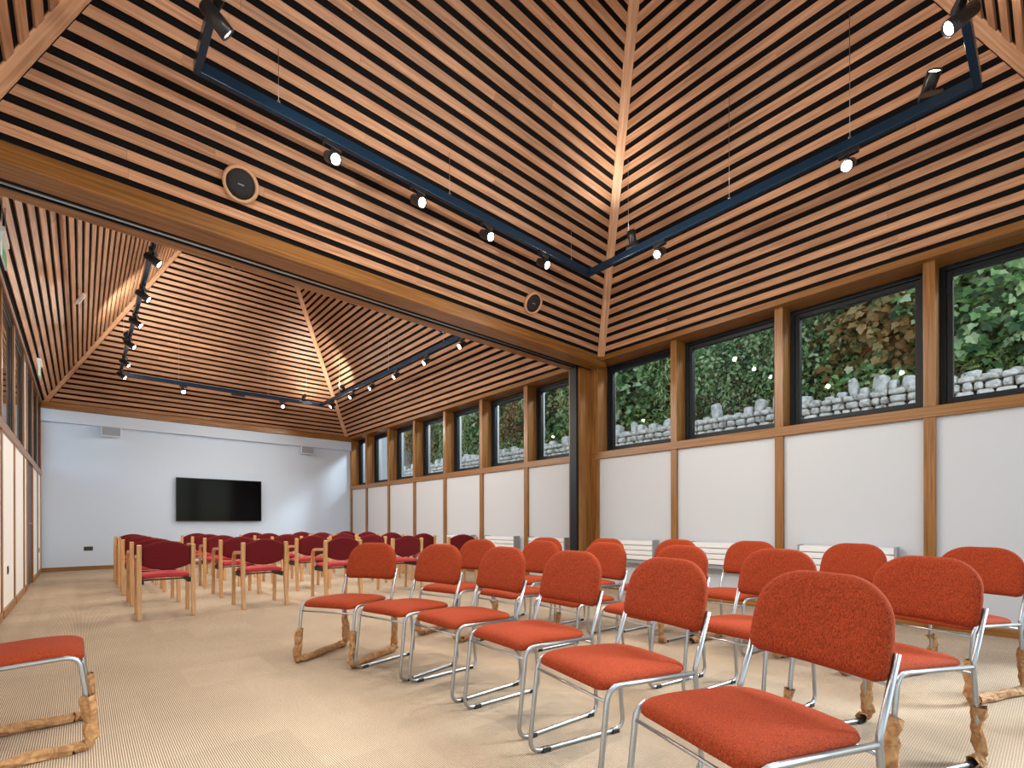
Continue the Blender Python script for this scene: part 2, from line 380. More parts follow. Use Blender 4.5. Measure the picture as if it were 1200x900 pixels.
# left wall
w = MB(); w.box(-.95, -.618, -.62, 10.45, 0, ZS0); w.box(-.95, -.618, 11.58, YF + .3, 0, ZS0)
w.box(-.95, -.80, -.9, YF + .3, 3.47, 4.1)
w.box(-.95, -.645, 10.45, 11.58, 2.0, 2.06)
w.box(-.95, -.61, -.62, 5.1, 0, 3.47)
S(w, 'wall_left', M['plaster'])
lp = [(5.9, 5.99), (7.22, 7.32), (8.52, 8.62), (9.86, 9.98), (10.40, 10.50), (11.55, 11.68), (12.78, 12.88), (13.80, 14.0)]
for a, b_ in lp:
    t = MB(); t.box(-.72, XL, a, b_, 0, 3.445); trim(t, M['beam'])
t = MB(); t.box(-.84, XL + .008, 5.1, YF + .05, ZS0, ZS1); trim(t, M['beam'])
t = MB(); t.box(-.86, XCL, -.6, YF + .1, 3.44, 3.512); trim(t, M['beam'])
for i in range(len(lp) - 1):
    a, b_ = lp[i][1], lp[i + 1][0]
    if i == 3:
        w = MB(); w.box(-.70, -.622, a, b_, ZS1, 3.44); trim(w, M['daylitwhite']); continue
    window(-.665, -.625, a, b_, ZS1 + .005, 3.44, hinges=False, fw=.06)
window(-.68, -.635, 5.1, 5.9, ZS1 + .005, 3.44, hinges=False)
d = MB(); d.box(-.67, -.625, 10.50, 11.55, 0.005, 1.97)
dr = d.build('door_1', M['darkwood'], None, .004); dr['kind'] = 'structure'
h = MB(); h.tube([(-.625, 10.60, 1.0), (-.58, 10.60, 1.0), (-.58, 10.72, 1.0)], .009); h.build('door_handle', M['steel'], dr)
# far wall with boxed-out head
w = MB(); w.box(-.95, 6.5, YF, YF + .3, 0, 4.1); w.box(-.61, 5.94, YF - .10, YF + .02, 3.115, 3.37); S(w, 'wall_back', M['daylitwhite'])
t = MB(); t.box(XCL - .02, 5.95, YF - .13, YF + .01, 3.375, 3.512); trim(t, M['beam'])
# front wall behind the camera: unseen, glazed between oak posts to let sky fill in
fp = [(-.65, -.5), (.9, 1.0), (2.5, 2.6), (4.1, 4.2), (5.8, 5.95)]
for a, b_ in fp:
    t = MB(); t.box(a, b_, -.66, -.5, 0, 3.445); trim(t, M['beam'])
t = MB(); t.box(-.65, 5.95, -.66, YN + .01, 3.44, 3.512); trim(t, M['beam'])
for i in range(4): window(-.62, -.56, fp[i][1], fp[i + 1][0], .02, 3.44, axis='y', hinges=False, fw=.07)  # added unseen glazing that lets sky fill in
w = MB(); w.box(-.95, 6.3, -.9, -.62, 3.5, 4.1); S(w, 'wall_front_unseen', M['plaster'])
# beam between the two rooms, with the black slot of the folding wall
t = MB(); t.box(-.64, 6.0, YB0, 4.825, 3.372, 3.512); t.box(-.64, 6.0, 4.945, YB1, 3.372, 3.512); t.box(-.64, 6.0, 4.82, 4.95, 3.43, 3.512)
trim(t, M['beam'], .006)
t = MB(); t.box(-.6, 5.94, 4.828, 4.942, 3.385, 3.43); t.box(-.6, 5.94, 4.835, 4.85, 3.366, 3.39); t.box(-.6, 5.94, 4.92, 4.935, 3.366, 3.39); trim(t, M['frameblk'], .002)
t = MB(); t.tube([(-.58, 4.885, 3.38), (5.92, 4.885, 3.38)], .012, 8); trim(t, M['steel'], 0)
t = MB(); t.box(5.68, XR, 4.835, 5.06, 0, 3.371); trim(t, M['beam'], .006)
t = MB(); t.box(5.635, 5.679, 4.87, 5.0, 0, 3.371); trim(t, M['frameblk'], .003)
# skirting boards
def base(name, *segs):
    s = MB()
    for q in segs: s.box(*q)
    o = s.build(name, M['beam'], None, .004); o['kind'] = 'structure'
gaps = [allp[i][1] for i in range(len(allp) - 1)], [allp[i + 1][0] for i in range(len(allp) - 1)]
base('baseboard_right', *[(5.958, 5.99, a, b_, 0, .075) for a, b_ in zip(*gaps)])
base('baseboard_left', (-.62, -.598, 5.99, 7.22, 0, .09), (-.62, -.598, 7.32, 8.52, 0, .09), (-.62, -.598, 8.62, 9.86, 0, .09), (-.62, -.598, 9.98, 10.40, 0, .09), (-.62, -.598, 11.68, 12.78, 0, .09), (-.62, -.598, 12.88, 13.8, 0, .09))
base('baseboard_back', (-.60, 5.95, YF - .025, YF, 0, .085))

# ------------------------------------------------------------------ radiators
def rad():
    r_ = empty('radiator')
    b = MB(); b.box(-.02, .05, -.40, .40, .12, .36); b.build('panel', M['white'], r_)
    for k in range(4):
        l = MB(); z = .095 + k * .068
        l.hexa([(-.052, -.41, z), (-.052, .41, z), (-.022, .41, z + .005), (-.022, -.41, z + .005), (-.052, -.41, z + .055), (-.052, .41, z + .055), (-.022, .41, z + .060), (-.022, -.41, z + .060)], .8, .05)
        l.build('louvre', M['white'], r_)
    for y in (-.43, .41):
        b = MB(); b.box(-.055, .08, y, y + .02, .07, .37); b.build('end_cap', M['grey'], r_)
    for y in (-.3, .3):
        b = MB(); b.box(-.03, .03, y - .015, y + .015, .0, .1); b.box(.02, .095, y - .015, y + .015, .1, .14); b.build('bracket', M['grey'], r_)
    b = MB(); b.box(-.03, .07, -.41, .41, .04, .09); b.build('grille', M['grey'], r_)
    return r_
rl = ['white louvred radiator low on the wall beside the black partition jamb', 'white louvred radiator under the second window bay from the partition post',
      'white louvred radiator under the third window bay, behind the widest orange chairs', 'white louvred radiator just beyond the black partition jamb in the far room',
      'white louvred radiator beyond the partition, the second one into the far room', 'white louvred radiator behind the wooden chairs, the one furthest from the camera']
r0 = rad()
for i, y in enumerate((4.10, 2.72, 1.46, 5.72, 6.94, 8.24)):
    o = r0 if i == 0 else copy_tree(r0)
    o.location = (5.885, y, .385); o.scale = (1, 1, 1)
    tag(o, rl[i], 'radiator', 'low radiators along the window wall')

# ------------------------------------------------------------------ chrome chair
def make_chrome():
    root = empty('stacking_chair')
    def side(l):
        pts = [(-.285, l, .638), (-.205, l, .42), (-.245, l, .0125), (.285, l, .0125), (.235, l, .422), (-.195, l, .405)]
        return fillet(pts, [0, .06, .055, .06, .06, 0], 6)
    for l in (-.229, .229):
        fr = MB(); fr.tube(side(l), .0100, 8); fr.build('side_frame', M['chrome'], root)
    for f_, z in ((.242, .37), (-.209, .375)):
        c = MB(); c.tube([(f_, -.229, z), (f_, .229, z)], .0058, 8); c.build('crossbar', M['chrome'], root)
    for l in (-.229, .229):
        for f_ in (-.19, .20):
            g = MB(); g.box(f_ - .022, f_ + .022, l - .013, l + .013, 0, .02); g.build('glide', M['rubber'], root, .003)
    # seat
    out = []; hw, hf, n = .222, .222, 10
    def corner(cx, cy, r_, a0):
        return [(cx + r_ * math.cos(a0 + PI / 2 * k / n), cy + r_ * math.sin(a0 + PI / 2 * k / n)) for k in range(n + 1)]
    out = corner(hf - .05, hw - .05, .05, 0) + corner(-hf + .09, hw - .09, .09, PI / 2) + corner(-hf + .09, -hw + .09, .09, PI) + corner(hf - .05, -hw + .05, .05, 1.5 * PI)
    out = densify(out)
    def Ws(a, b_, t):
        if t < 0: t *= .35
        k = .5 + .5 * min(1, (a + hf) / (hf * 1.2))
        z = .418 + t * (k if t > 0 else 1) * 1.25 + (.010 * math.cos(b_ / hw * 1.4) if t > 0 else 0)
        z -= .9 * max(0, a - .10) ** 2
        return (a * 1.03 + .022, b_, z)
    s_ = MB(); s_.pillow(out, .052, Ws); s_.build('seat', M['orange'], root)
    # backrest: square bottom corners, large round top corners, bowed in plan
    hw, z0, z1 = .226, .555, .838; zc = (z0 + z1) / 2; hh = (z1 - z0) / 2
    out = [(hw - .165 + .160 * math.cos(PI / 2 * k / 12), hh - .135 + .135 * math.sin(PI / 2 * k / 12)) for k in range(13)]
    out = [(hw, hh - .20), (hw - .001, hh - .16)] + out + [(-a, b_) for a, b_ in reversed(out)] + [(-hw + .001, hh - .16), (-hw, hh - .20)]
    out += [(-hw, -hh + .035), (-hw + .01, -hh + .01), (-hw + .035, -hh), (hw - .035, -hh), (hw - .01, -hh + .01), (hw, -hh + .035)]
    out = densify(out)
    def Wb(a, b_, t):
        f_ = -.262 - .33 * (b_ + hh) * .75 + .35 * a * a
        return (f_ + t, a, zc + b_ + .33 * t)
    s_ = MB(); s_.pillow(out, .052, Wb); s_.build('backrest', M['orangeback'], root)
    return root
def densify(out, step=.03):
    res = []
    for i, p in enumerate(out):
        q = out[(i + 1) % len(out)]; d = math.hypot(q[0] - p[0], q[1] - p[1])
        if d < 1e-6: continue
        k = max(1, int(d / step))
        for j in range(k): res.append((p[0] + (q[0] - p[0]) * j / k, p[1] + (q[1] - p[1]) * j / k))
    return res
def wraps(root, which, seed):
    """crumpled brown paper sleeves round the frame; which: (side, leg) list"""
    rr = random.Random(seed)
    for l_, part in which:
        l = .229 * l_
        if part == 'front': pts = [(.263, l, .24 + rr.uniform(-.03, .05)), (.277, l, .06), (.26, l, .028), (.21, l, .024)]
        elif part == 'rear': pts = [(-.238, l, .25 + rr.uniform(-.03, .05)), (-.248, l, .06), (-.235, l, .028), (-.19, l, .024)]
        else: pts = [(.215, l, .024), (-.205, l, .024)]
        P = []
        for i in range(len(pts) - 1):
            for k in range(6): P.append(Vector(pts[i]).lerp(Vector(pts[i + 1]), k / 6))
        P.append(Vector(pts[-1])); mb = MB()
        o0 = rr.uniform(0, 50)
        mb.tube(P, .024, 9, cap=False, rf=lambda t: 1.0 + .35 * noise.noise(Vector((t * 5 + o0, 0, 0))) + (.35 * max(0, .3 - t) if part != 'runner' else .1))
        v2 = []
        for v in mb.v:
            q = Vector(v); q += Vector((noise.noise(q * 13 + Vector((o0, 3, 0))), noise.noise(q * 15 + Vector((7, o0, 0))), 0)) * .016; q += Vector((noise.noise(q * 38 + Vector((o0, 0, 0))), noise.noise(q * 42 + Vector((0, o0, 0))), noise.noise(q * 40 + Vector((0, 0, o0))))) * .013
            q.z = max(q.z, .001); v2.append(tuple(q))
        mb.v = v2; mb.sm = [False] * len(mb.f); mb.build('paper_sleeve', M['wrap'], root, fix=False)
chrome0 = make_chrome()
ALLW = [(s, p) for s in (-1, 1) for p in ('front', 'rear', 'runner')]
ROWS = [
 ([(1.509,3.541,3.649),(1.71,3.002,3.346),(1.799,2.446,3.148),(1.784,1.846,3.08),(1.661,1.222,2.922),(1.476,.604,2.799)], 'front row'),
 ([(2.543,3.601,3.376),(2.745,3.025,3.185),(2.846,2.436,3.072),(2.839,1.799,2.972),(2.797,1.149,2.992),(2.629,.524,2.734)], 'middle row'),
 ([(3.406,3.589,3.293),(3.633,3.006,3.148),(3.851,2.384,3.075),(3.953,1.761,3.037),(4.005,1.085,2.887),(3.943,.436,2.767)], 'back row')]
ORD = ['furthest from the camera', 'second from the far end', 'third from the far end', 'third from the near end', 'second from the near end', 'nearest the camera']
WR = {(0, 0): ALLW, (1, 0): ALLW, (1, 1): [(1, 'rear')], (1, 5): [(-1, 'front'), (1, 'front'), (1, 'rear'), (-1, 'rear')], (2, 2): [(1, 'rear'), (1, 'front')], (2, 3): [(1, 'rear'), (-1, 'runner')],
      (2, 4): ALLW, (2, 5): ALLW}
EXTRA = {(0, 5): 'biggest in view, seat cut by the picture bottom', (0, 0): 'legs sleeved in brown paper', (2, 5): 'nearest the window wall, legs in brown paper'}
first = True
for ri, (row, rn) in enumerate(ROWS):
    for ci, (x, y, a) in enumerate(row):
        o = chrome0 if first else copy_tree(chrome0)
        if first: first = False; base_children = list(o.children)
        o.location = (x, y, 0); o.rotation_euler = (0, 0, a)
        lab = 'rust orange chair on chrome sled frame, %s of three, %s' % (rn, ORD[ci])
        tag(o, lab, 'chair', 'orange sled chairs in the near room')
lone = copy_tree(chrome0); lone.location = (-.24, 3.07, 0); lone.rotation_euler = (0, 0, 0)
tag(lone, 'lone orange chair on papered sled frame facing the rows, beside the left wall', 'chair')
sts = [o for o in C.objects if o.name.split('.')[0] == 'stacking_chair']
def near(x, y): return min(sts, key=lambda o: (o.location.x - x) ** 2 + (o.location.y - y) ** 2)
k = 0
for (ri, ci), wl in WR.items():
    k += 1; x, y, a = ROWS[ri][0][ci]; wraps(near(x, y), wl, 10 + k)
wraps(lone, ALLW, 99)

# ------------------------------------------------------------------ wooden armchair (faces +x locally)
def make_wooden():
    root = empty('wooden_armchair')
    for l in (-.235, .235):
        W = lambda f_, q, z, l=l: (f_, l + q, z)
        p = MB(); p.sweep([(-.262, 0), (-.235, .2), (-.215, .40), (-.215, .55), (-.235, .775)], 0.040, .052, W, taper=lambda t: .75 + .25 * min(1, t * 2.2))
        p.build('rear_leg', M['beech'], root, .003)
        p = MB(); pts = fillet([(.235, 0, 0), (.215, 0, .64), (-.19, 0, .655)], [0, .11, 0], 8)
        p.sweep([(q.x, q.z) for q in pts], .038, .034, W); p.build('leg', M['beech'], root, .003)
    for f_ in (.19, -.18):
        p = MB(); p.box(f_ - .012, f_ + .012, -.22, .22, .398, .412); p.build('rail', M['rubber'], root)
    for l in (-.205, .205):
        p = MB(); p.box(-.18, .2, l - .012, l + .012, .36, .41); p.build('rail', M['rubber'], root)
    def corner(cx, cy, r_, a0, n=6): return [(cx + r_ * math.cos(a0 + PI / 2 * k / n), cy + r_ * math.sin(a0 + PI / 2 * k / n)) for k in range(n + 1)]
    hw, hf = .212, .215
    out = corner(hf - .04, hw - .04, .04, 0) + corner(-hf + .04, hw - .04, .04, PI / 2) + corner(-hf + .04, -hw + .04, .04, PI) + corner(hf - .04, -hw + .04, .04, 1.5 * PI)
    s_ = MB(); s_.pillow(densify(out, .04), .055, lambda a, b_, t: (a + .01, b_, .437 + t - 1.3 * max(0, a - .1) ** 2 + .012 * (1 - (b_ / hw) ** 2))); s_.build('seat', M['rose'], root)
    hw, out = .214, []
    n = 14
    for k in range(n + 1):
        a = -hw + 2 * hw * k / n; out.append((a, -(.095 + .058 * (1 - (a / hw) ** 2))))
    for k in range(n + 1):
        a = hw - 2 * hw * k / n; out.append((a, .088 + .070 * (1 - (a / hw) ** 2)))
    s_ = MB(); s_.pillow(densify(out, .04), .045, lambda a, b_, t: (-.222 - .09 * b_ + .25 * a * a + t, a, .657 + b_)); s_.build('backrest', M['burg'], root)
    return root
w0 = make_wooden(); first = True
cols = [.68, 1.645, 2.61, 3.58, 4.57]; rws = [6.55, 7.72, 8.90, 10.0, 11.1]
cn = ['column nearest the left wall', 'second column from the left wall', 'middle column', 'second column from the windows', 'column nearest the windows']
rn = ['row nearest the camera', 'second row from the camera', 'third row', 'fourth row', 'row nearest the television']
for j, y in enumerate(rws):
    for i, x in enumerate(cols):
        o = w0 if first else copy_tree(w0); first = False
        jx, jy, jr = R.uniform(-.015, .015), R.uniform(-.03, .03), R.uniform(-.04, .04)
        if (i, j) == (4, 0): jx, jy, jr = .04, 0, -.22
        o.location = (x + jx, y + jy, 0); o.rotation_euler = (0, 0, PI / 2 + jr)
        tag(o, 'burgundy beech armchair in the %s, %s' % (cn[i], rn[j]), 'chair', 'beech armchairs facing the television')

# ------------------------------------------------------------------ track lighting
def track(x0, x1, y0, y1, cables, label):
    root = empty('lighting_track', (x0, y0, 4.02)); w = .022; zb, zt = 4.02, 4.10
    def seg(a):
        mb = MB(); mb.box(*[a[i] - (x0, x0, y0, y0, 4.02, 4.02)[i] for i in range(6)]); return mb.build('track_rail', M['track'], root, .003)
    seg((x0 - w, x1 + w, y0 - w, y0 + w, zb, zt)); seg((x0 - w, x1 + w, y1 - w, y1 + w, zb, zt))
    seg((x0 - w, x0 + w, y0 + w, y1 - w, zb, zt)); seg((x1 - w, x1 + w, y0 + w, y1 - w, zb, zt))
    for cx, cy, zt_ in cables:
        mb = MB(); mb.tube([(cx - x0, cy - y0, .07), (cx - x0, cy - y0, zt_ - 4.02)], .0022, 6)
        mb.lathe([(.012, .08), (.012, .10), (.003, .115)], Matrix.Translation((cx - x0, cy - y0, 0)), 8); mb.build('suspension_cable', M['steel'], root)
    tag(root, label, 'lighting track'); return root
def zc_near(x, y): return ZC + MN * min(x - XCL, XC - x, y - YN, YB0 - y) - .02
def zc_far(x, y): return ZC + MF * min(x - XCL, XC - x, y - YB1, YF - y) - .02
TX0, TX1, TY0, TY1 = .59, 4.67, .37, 3.83
FX0, FX1, FY0, FY1 = .60, 4.66, 6.05, 12.72
cb = [(2.62, TY1), (4.35, TY1), (1.1, TY1), (TX1, 3.25), (TX1, 2.1), (TX1, 1.12), (TX0, 2.8), (TX0, 1.2), (1.5, TY0), (3.6, TY0)]
track(TX0, TX1, TY0, TY1, [(a, b_, zc_near(a, b_)) for a, b_ in cb], 'rectangular black lighting track hung on wires in the near room')
cb = [(1.6, FY1), (3.4, FY1), (4.3, FY1), (FX0, 11.5), (FX0, 9.0), (FX0, 7.0), (FX1, 11.5), (FX1, 9.0), (FX1, 7.0)]
track(FX0, FX1, FY0, FY1, [(a, b_, zc_far(a, b_)) for a, b_ in cb], 'rectangular black lighting track hung on wires in the far room')

def make_spot(ang=125):
    """head hangs from the track; local +x is the horizontal aim direction. origin at the track's underside"""
    root = empty('track_spotlight')
    a = MB(); a.box(-.022, .022, -.07, .07, -.045, 0); a.build('adapter', M['black'], root, .004)
    a = MB(); a.box(-.012, .012, -.008, .008, -.105, -.04); a.build('arm', M['black'], root)
    Mx = Matrix.Translation((0, 0, -.115)) @ Matrix.Rotation(math.radians(ang), 4, 'Y')
    h = MB(); h.lathe([(.030, -.085), (.042, -.075), (.044, .02), (.046, .075), (.041, .078), (.037, .060)], Mx, 20); h.build('lamp_head', M['black'], root)
    l = MB(); l.lathe([(.036, .061), (.036, .0665)], Mx, 20, smooth=False); l.build('lens', M['lamp'], root)
    return root
sp0 = make_spot(); sp1 = make_spot(163); used = [0, 0]
LW = (1, .93, .83)
def spot(x, y, az, label, group, power=55, flip=False, cone=165, steep=0):
    sp = (sp0, sp1)[steep]; ang = math.radians((125, 163)[steep]); aimv = Vector((math.sin(ang), 0, math.cos(ang)))
    o = sp if used[steep] == 0 else copy_tree(sp); used[steep] += 1
    o.location = (x, y, 4.018); o.rotation_euler = (0, 0, az)
    if flip: o.location = (x, y, 4.102); o.rotation_euler = (PI, 0, az)
    tag(o, label, 'spotlight', group)
    d = Vector((aimv.x * math.cos(az), aimv.x * math.sin(az), -aimv.z if flip else aimv.z))
    p = Vector((x, y, 4.018 - .115)) if not flip else Vector((x, y, 4.102 + .115)); p += d * .08
    li = bpy.data.lights.new('spotlight_beam', 'SPOT'); li.energy = power; li.color = LW; li.spot_size = math.radians(cone); li.spot_blend = 1.0; li.shadow_soft_size = .035
    lo = bpy.data.objects.new('spotlight_beam', li); C.objects.link(lo); lo.location = p; lo.rotation_euler = d.to_track_quat('-Z', 'Y').to_euler()
    return o
g = 'spotlights on the near track'
PN = 95
for i, (x, t) in enumerate(((1.50, 'big bright spotlight on the near track above the round ceiling speaker'), (2.28, 'bright spotlight on the near track, second from the round ceiling speaker'), (3.07, 'smaller spotlight on the near track, third along from the round speaker'), (3.88, 'spotlight on the near track next to its far corner'))):
    spot(x, TY1, -PI / 2 + .12 - .25 * i * 0, t, g, PN)
for x, y, az, t in ((TX1, 2.85, PI, 'bright spotlight on the window side of near track beside the hip corner'), (TX1, 1.13, PI, 'brightest spotlight on the window side of the near track, above the windows')):
    spot(x, y, az, t, g, PN)
spot(3.80, TY0, PI / 2 + .5, 'spotlight on the near track end rail at the upper right of the picture', g, PN)
spot(TX0, 3.22, .1, 'black spotlight head hanging at the upper left end of the near track', g, PN)
spot(TX0, 2.0, 0, 'black spotlight on the wall side rail of the near track, above the picture', g, PN)
g = 'spotlights on the far track'
PF = 100
for i, y in enumerate((6.62, 7.75, 8.85, 10.0, 11.2, 12.2)):
    spot(FX0, y, -.35, 'black spotlight on the left rail of the far track, %s' % ['closest to the beam', 'second from the beam', 'third from the beam', 'third from the back corner', 'second from the back corner', 'at the back corner'][i], g, PF)
for x, t in ((1.68, 'glowing spotlight on the back rail of the far track, above the television wall'), (3.72, 'glowing spotlight on the back rail of the far track near its window corner')): spot(x, FY1, -PI / 2, t, g, PF)
for i, y in enumerate((11.92, 10.75, 9.75, 8.68, 7.56, 6.47)):
    spot(FX1, y, PI, 'glowing spotlight on the window side rail of the far track, %s' % ['at the far corner', 'second from the far corner', 'third from the far corner', 'third from the beam', 'second from the beam', 'closest to the beam'][i], g, PF)
# up-lighting heads on top of the tracks
g = 'spotlights turned up at the ceiling'
spot(TX1, 3.2, PI, 'small spotlight standing upright on the near track corner', g, 40, True, 110, 1)
spot(TX1, .62, -2.6, 'dark spotlight head tilted up on top of the near track', g, 60, True, 110)
spot(4.25, FY1, .9, 'small spotlight turned upward at the window corner of the far track', g, 15, True, 110)
spot(FX1, 11.3, PI / 2, 'spotlight turned upward on the window side rail of the far track', g, 200, True, 100)
spot(FX0, 10.5, 1.2, 'spotlight turned upward on the left rail of the far track', g, 320, True, 100)
g = 'spotlights on the near track'
spot(1.2, TY0, PI / 2, 'added unseen spotlight on the rail of the near track closest to the camera', g, PN)  # this head and the next are added out of view to light the ceiling
spot(2.5, TY0, PI / 2, 'added unseen spotlight in the middle of the near track rail over the camera', g, PN)
g = 'spotlights on the far track'
for k, x in enumerate((1.3, 2.65, 4.0)): spot(x, FY0, PI / 2, 'added spotlight on the far track rail hidden behind the beam, %s' % ('wall side', 'middle', 'window side')[k], g, PF)  # heads added out of sight to brighten the far ceiling slope
b = MB(); b.box(-.14, .14, -.025, .025, -.05, 0); o = b.build('driver_box', M['black'], None, .005); o.location = (2.75, FY1, 4.018); tag(o, 'flat black driver box under the back rail of the far track', 'driver box')

# ------------------------------------------------------------------ round ceiling speakers
def cspeaker(x, z, label):
    y = YB0 - (z - ZC) / MN
    root = empty('ceiling_speaker', (x, y, z)); ca = 1 / math.sqrt(1 + MN * MN); sa = MN * ca
    nv = Vector((0, -sa, -ca)); Q = nv.to_track_quat('Z', 'Y').to_matrix().to_4x4()
    a = MB(); a.lathe([(.128, .01), (.132, .052), (.118, .058), (.108, .054), (.104, .03)], Q, 32); a.build('rim', M['hip'], root)
    a = MB(); a.lathe([(.104, .03), (.104, .046), (.06, .050), (.02, .051)], Q, 32); a.build('grille', M['spkblack'], root)
    a = MB(); a.box(-.022, .022, -.004, .004, .051, .053); o = a.build('badge', M['grey'], root); o.matrix_local = Q
    tag(root, label, 'speaker', 'round speakers in the slatted ceiling')
cspeaker(.968, 3.754, 'round black speaker in oak ring above the beam, the larger looking one'); cspeaker(4.24, 3.768, 'round black speaker in oak ring near the ceiling corner, smaller looking')

# ------------------------------------------------------------------ far wall fittings
tv = empty('television', (2.60, YF, 1.57))
a = MB(); a.box(-.925, .925, -.085, -.045, -.52, .52); a.build('casing', M['black'], tv, .006)
a = MB(); a.box(-.912, .912, -.088, -.084, -.507, .507); a.build('screen', M['screen'], tv)
a = MB(); a.box(-.3, .3, -.05, 0, -.2, .2); a.build('wall_bracket', M['steel'], tv)
tag(tv, 'large wide black television mounted on the white back wall', 'television')
def wspeaker(x, label):
    root = empty('wall_speaker', (x, YF, 3.0))
    a = MB(); a.hexa([(-.17, -.20, -.10), (.17, -.20, -.10), (.13, -.03, -.10), (-.13, -.03, -.10), (-.17, -.22, .11), (.17, -.22, .11), (.13, -.03, .11), (-.13, -.03, .11)], .3, .2); a.build('cabinet', M['white'], root, .012)
    a = MB(); a.hexa([(-.155, -.209, -.085), (.155, -.209, -.085), (.155, -.2, -.085), (-.155, -.2, -.085), (-.155, -.227, .095), (.155, -.227, .095), (.155, -.21, .095), (-.155, -.21, .095)], .3, .2); a.build('grille', M['spk'], root)
    a = MB(); a.box(-.03, .03, -.04, 0, -.03, .03); a.build('bracket', M['white'], root)
    tag(root, label, 'speaker', 'box speakers on the back wall')
wspeaker(.50, 'grey fronted box speaker high on the back wall nearest the left wall'); wspeaker(4.66, 'grey fronted box speaker high on the back wall near the windows')
def socket(loc, rz, w, label, g=None):
    root = empty('wall_socket', loc, rz)
    a = MB(); a.box(-w / 2, w / 2, -.008, 0, -.045, .045); a.build('plate', M['sock'], root, .003)
    n = 2 if w > .1 else 1
    for k in range(n):
        x = (k - .5) * .07 if n == 2 else 0
        a = MB(); a.box(x - .012, x + .012, -.011, -.007, -.02, .02); a.build('insert', M['rubber'], root)
    tag(root, label, 'socket', g)
socket((.12, YF, .46), 0, .15, 'dark double socket low on the white back wall')
socket((-.618, 7.85, .48), PI / 2, .10, 'dark socket on the left wall panel, the nearer one'); socket((-.618, 13.3, .48), PI / 2, .10, 'small dark socket on the left wall next to the back corner')
# emergency exit signs and detector on the left slope
def exit_sign(x, y, z, label):
    root = empty('exit_sign', (x, y, z), PI / 2)
    a = MB(); a.box(-.16, .16, -.006, .006, -.20, -.01); a.build('sign_blade', M['tint'], root)
    for s in (-1, 1):
        a = MB(); a.box(-.15, .15, s * .0065 - .0005, s * .0065 + .0005, -.19, -.10); a.build('green_panel', M['signgreen'], root)
    a = MB(); a.box(-.17, .17, -.022, .022, -.01, .035); a.build('housing', M['white'], root, .006)
    zt = ZC + (MF if y > 5 else MN) * (x - XCL)
    for s in (-.12, .12):
        zz = ZC + MF * (x - XCL) - .03 - z
        a = MB(); a.tube([(s, 0, .03), (s, 0, max(zz, .06))], .003, 6); a.build('hanging_wire', M['steel'], root)
    tag(root, label, 'exit sign')
exit_sign(-.42, 9.3, 3.2, 'small green and white exit sign hanging near the left wall windows')
exit_sign(-.47, 5.75, 3.34, 'green and white exit sign cut by the left picture edge behind the beam')
o = MB(); o.box(-.03, .03, -.10, .10, -.035, 0); o.box(-.022, .022, -.08, .08, -.05, -.034)
o = o.build('slope_sensor', M['white'], None, .008)
ca_ = 1 / math.sqrt(1 + MF * MF); zl = Vector((-MF * ca_, 0, ca_)); yl = Vector((.11, -.09, .15)); yl = (yl - zl * yl.dot(zl)).normalized(); xl = yl.cross(zl)
o.matrix_world = Matrix.Translation((-.02, 9.55, ZC + MF * (-.02 - XCL) - .025)) @ Matrix((xl, yl, zl)).transposed().to_4x4()
tag(o, 'small white oblong detector on the slatted slope over the left wall', 'detector')

# ------------------------------------------------------------------ outside
g_ = MB(); g_.box(6.5, 40, -25, 45, -.3, -.02); g_.box(-40, -.95, -25, 45, -.3, -.02); g_.box(-.95, 6.5, -25, -.9, -.3, -.02)
S(g_, 'ground', M['bounceground'])
WXX = 9.0
wall = empty('dry_stone_wall', (WXX, 8, 0))
a = MB(); a.box(.14, .36, -10.5, 8.6, 0, 2.93); a.build('core', M['joint'], wall)
def stone(mb, cx, cy, cz, sx, sy, sz, seed):
    import bmesh
    bm = bmesh.new(); bmesh.ops.create_icosphere(bm, subdivisions=2, radius=1); o0 = Vector((seed * 3.1, seed * 1.7, seed))
    b0 = len(mb.v)
    for v in bm.verts:
        q = v.co.copy(); q = Vector([math.copysign(abs(c) ** .55, c) for c in q]); q *= 1 + .22 * noise.noise(v.co * 1.6 + o0)
        mb.v.append((cx + q.x * sx, cy + q.y * sy, cz + q.z * sz))
    for f_ in bm.faces: mb.face([b0 + v.index for v in f_.verts], None, 0, False)
    bm.free()
mb = MB(); z = 2.34; k = 0
while z < 2.9:
    h = R.uniform(.09, .13); y = -10.4
    while y < 8.5:
        w_ = R.uniform(.10, .24); k += 1; stone(mb, .12 + R.uniform(-.02, .02), y + w_ / 2, z + h / 2, .12, w_ / 2 * .93, h / 2 * .93, k); y += w_
    z += h
mb.build('walling', M['stone'], wall, fix=False)
y = -9.2; k = 0
while y < 8.4:
    k += 1; w_ = R.uniform(.10, .26); h = R.choice([.10, .12, .15, .20, .25, .31]) * R.uniform(.85, 1.1) * (1.15 if y < -3 else .95)
    mb = MB(); stone(mb, 0, 0, h / 2, .12, w_ / 2 * .86, h / 2, k + 500)
    o = mb.build('coping_stone', M['stone'], wall, fix=False); o.location = (.16 + R.uniform(-.03, .03), y + w_ / 2, 2.90); o.rotation_euler = (R.uniform(-.12, .12), R.uniform(-.1, .1), R.uniform(-.2, .2))
    y += w_
tag(wall, 'rough grey dry stone wall with upright coping stones seen through the windows', 'stone wall')
bk = MB(); bk.hexa([(9.5, -3, 0), (9.5, 16.8, 0), (14, 16.8, 0), (14, -3, 0), (9.5, -3, 2.9), (9.5, 16.8, 2.9), (12.6, 16.8, 7.4), (12.6, -3, 7.4)], 10, 2)
o = S(bk, 'earth_bank', M['soil'])
bw = MB(); bw.box(8.6, 14, 17.2, 20, 0, 5.2); bw.build('annexe_wall', M['extwhite'])
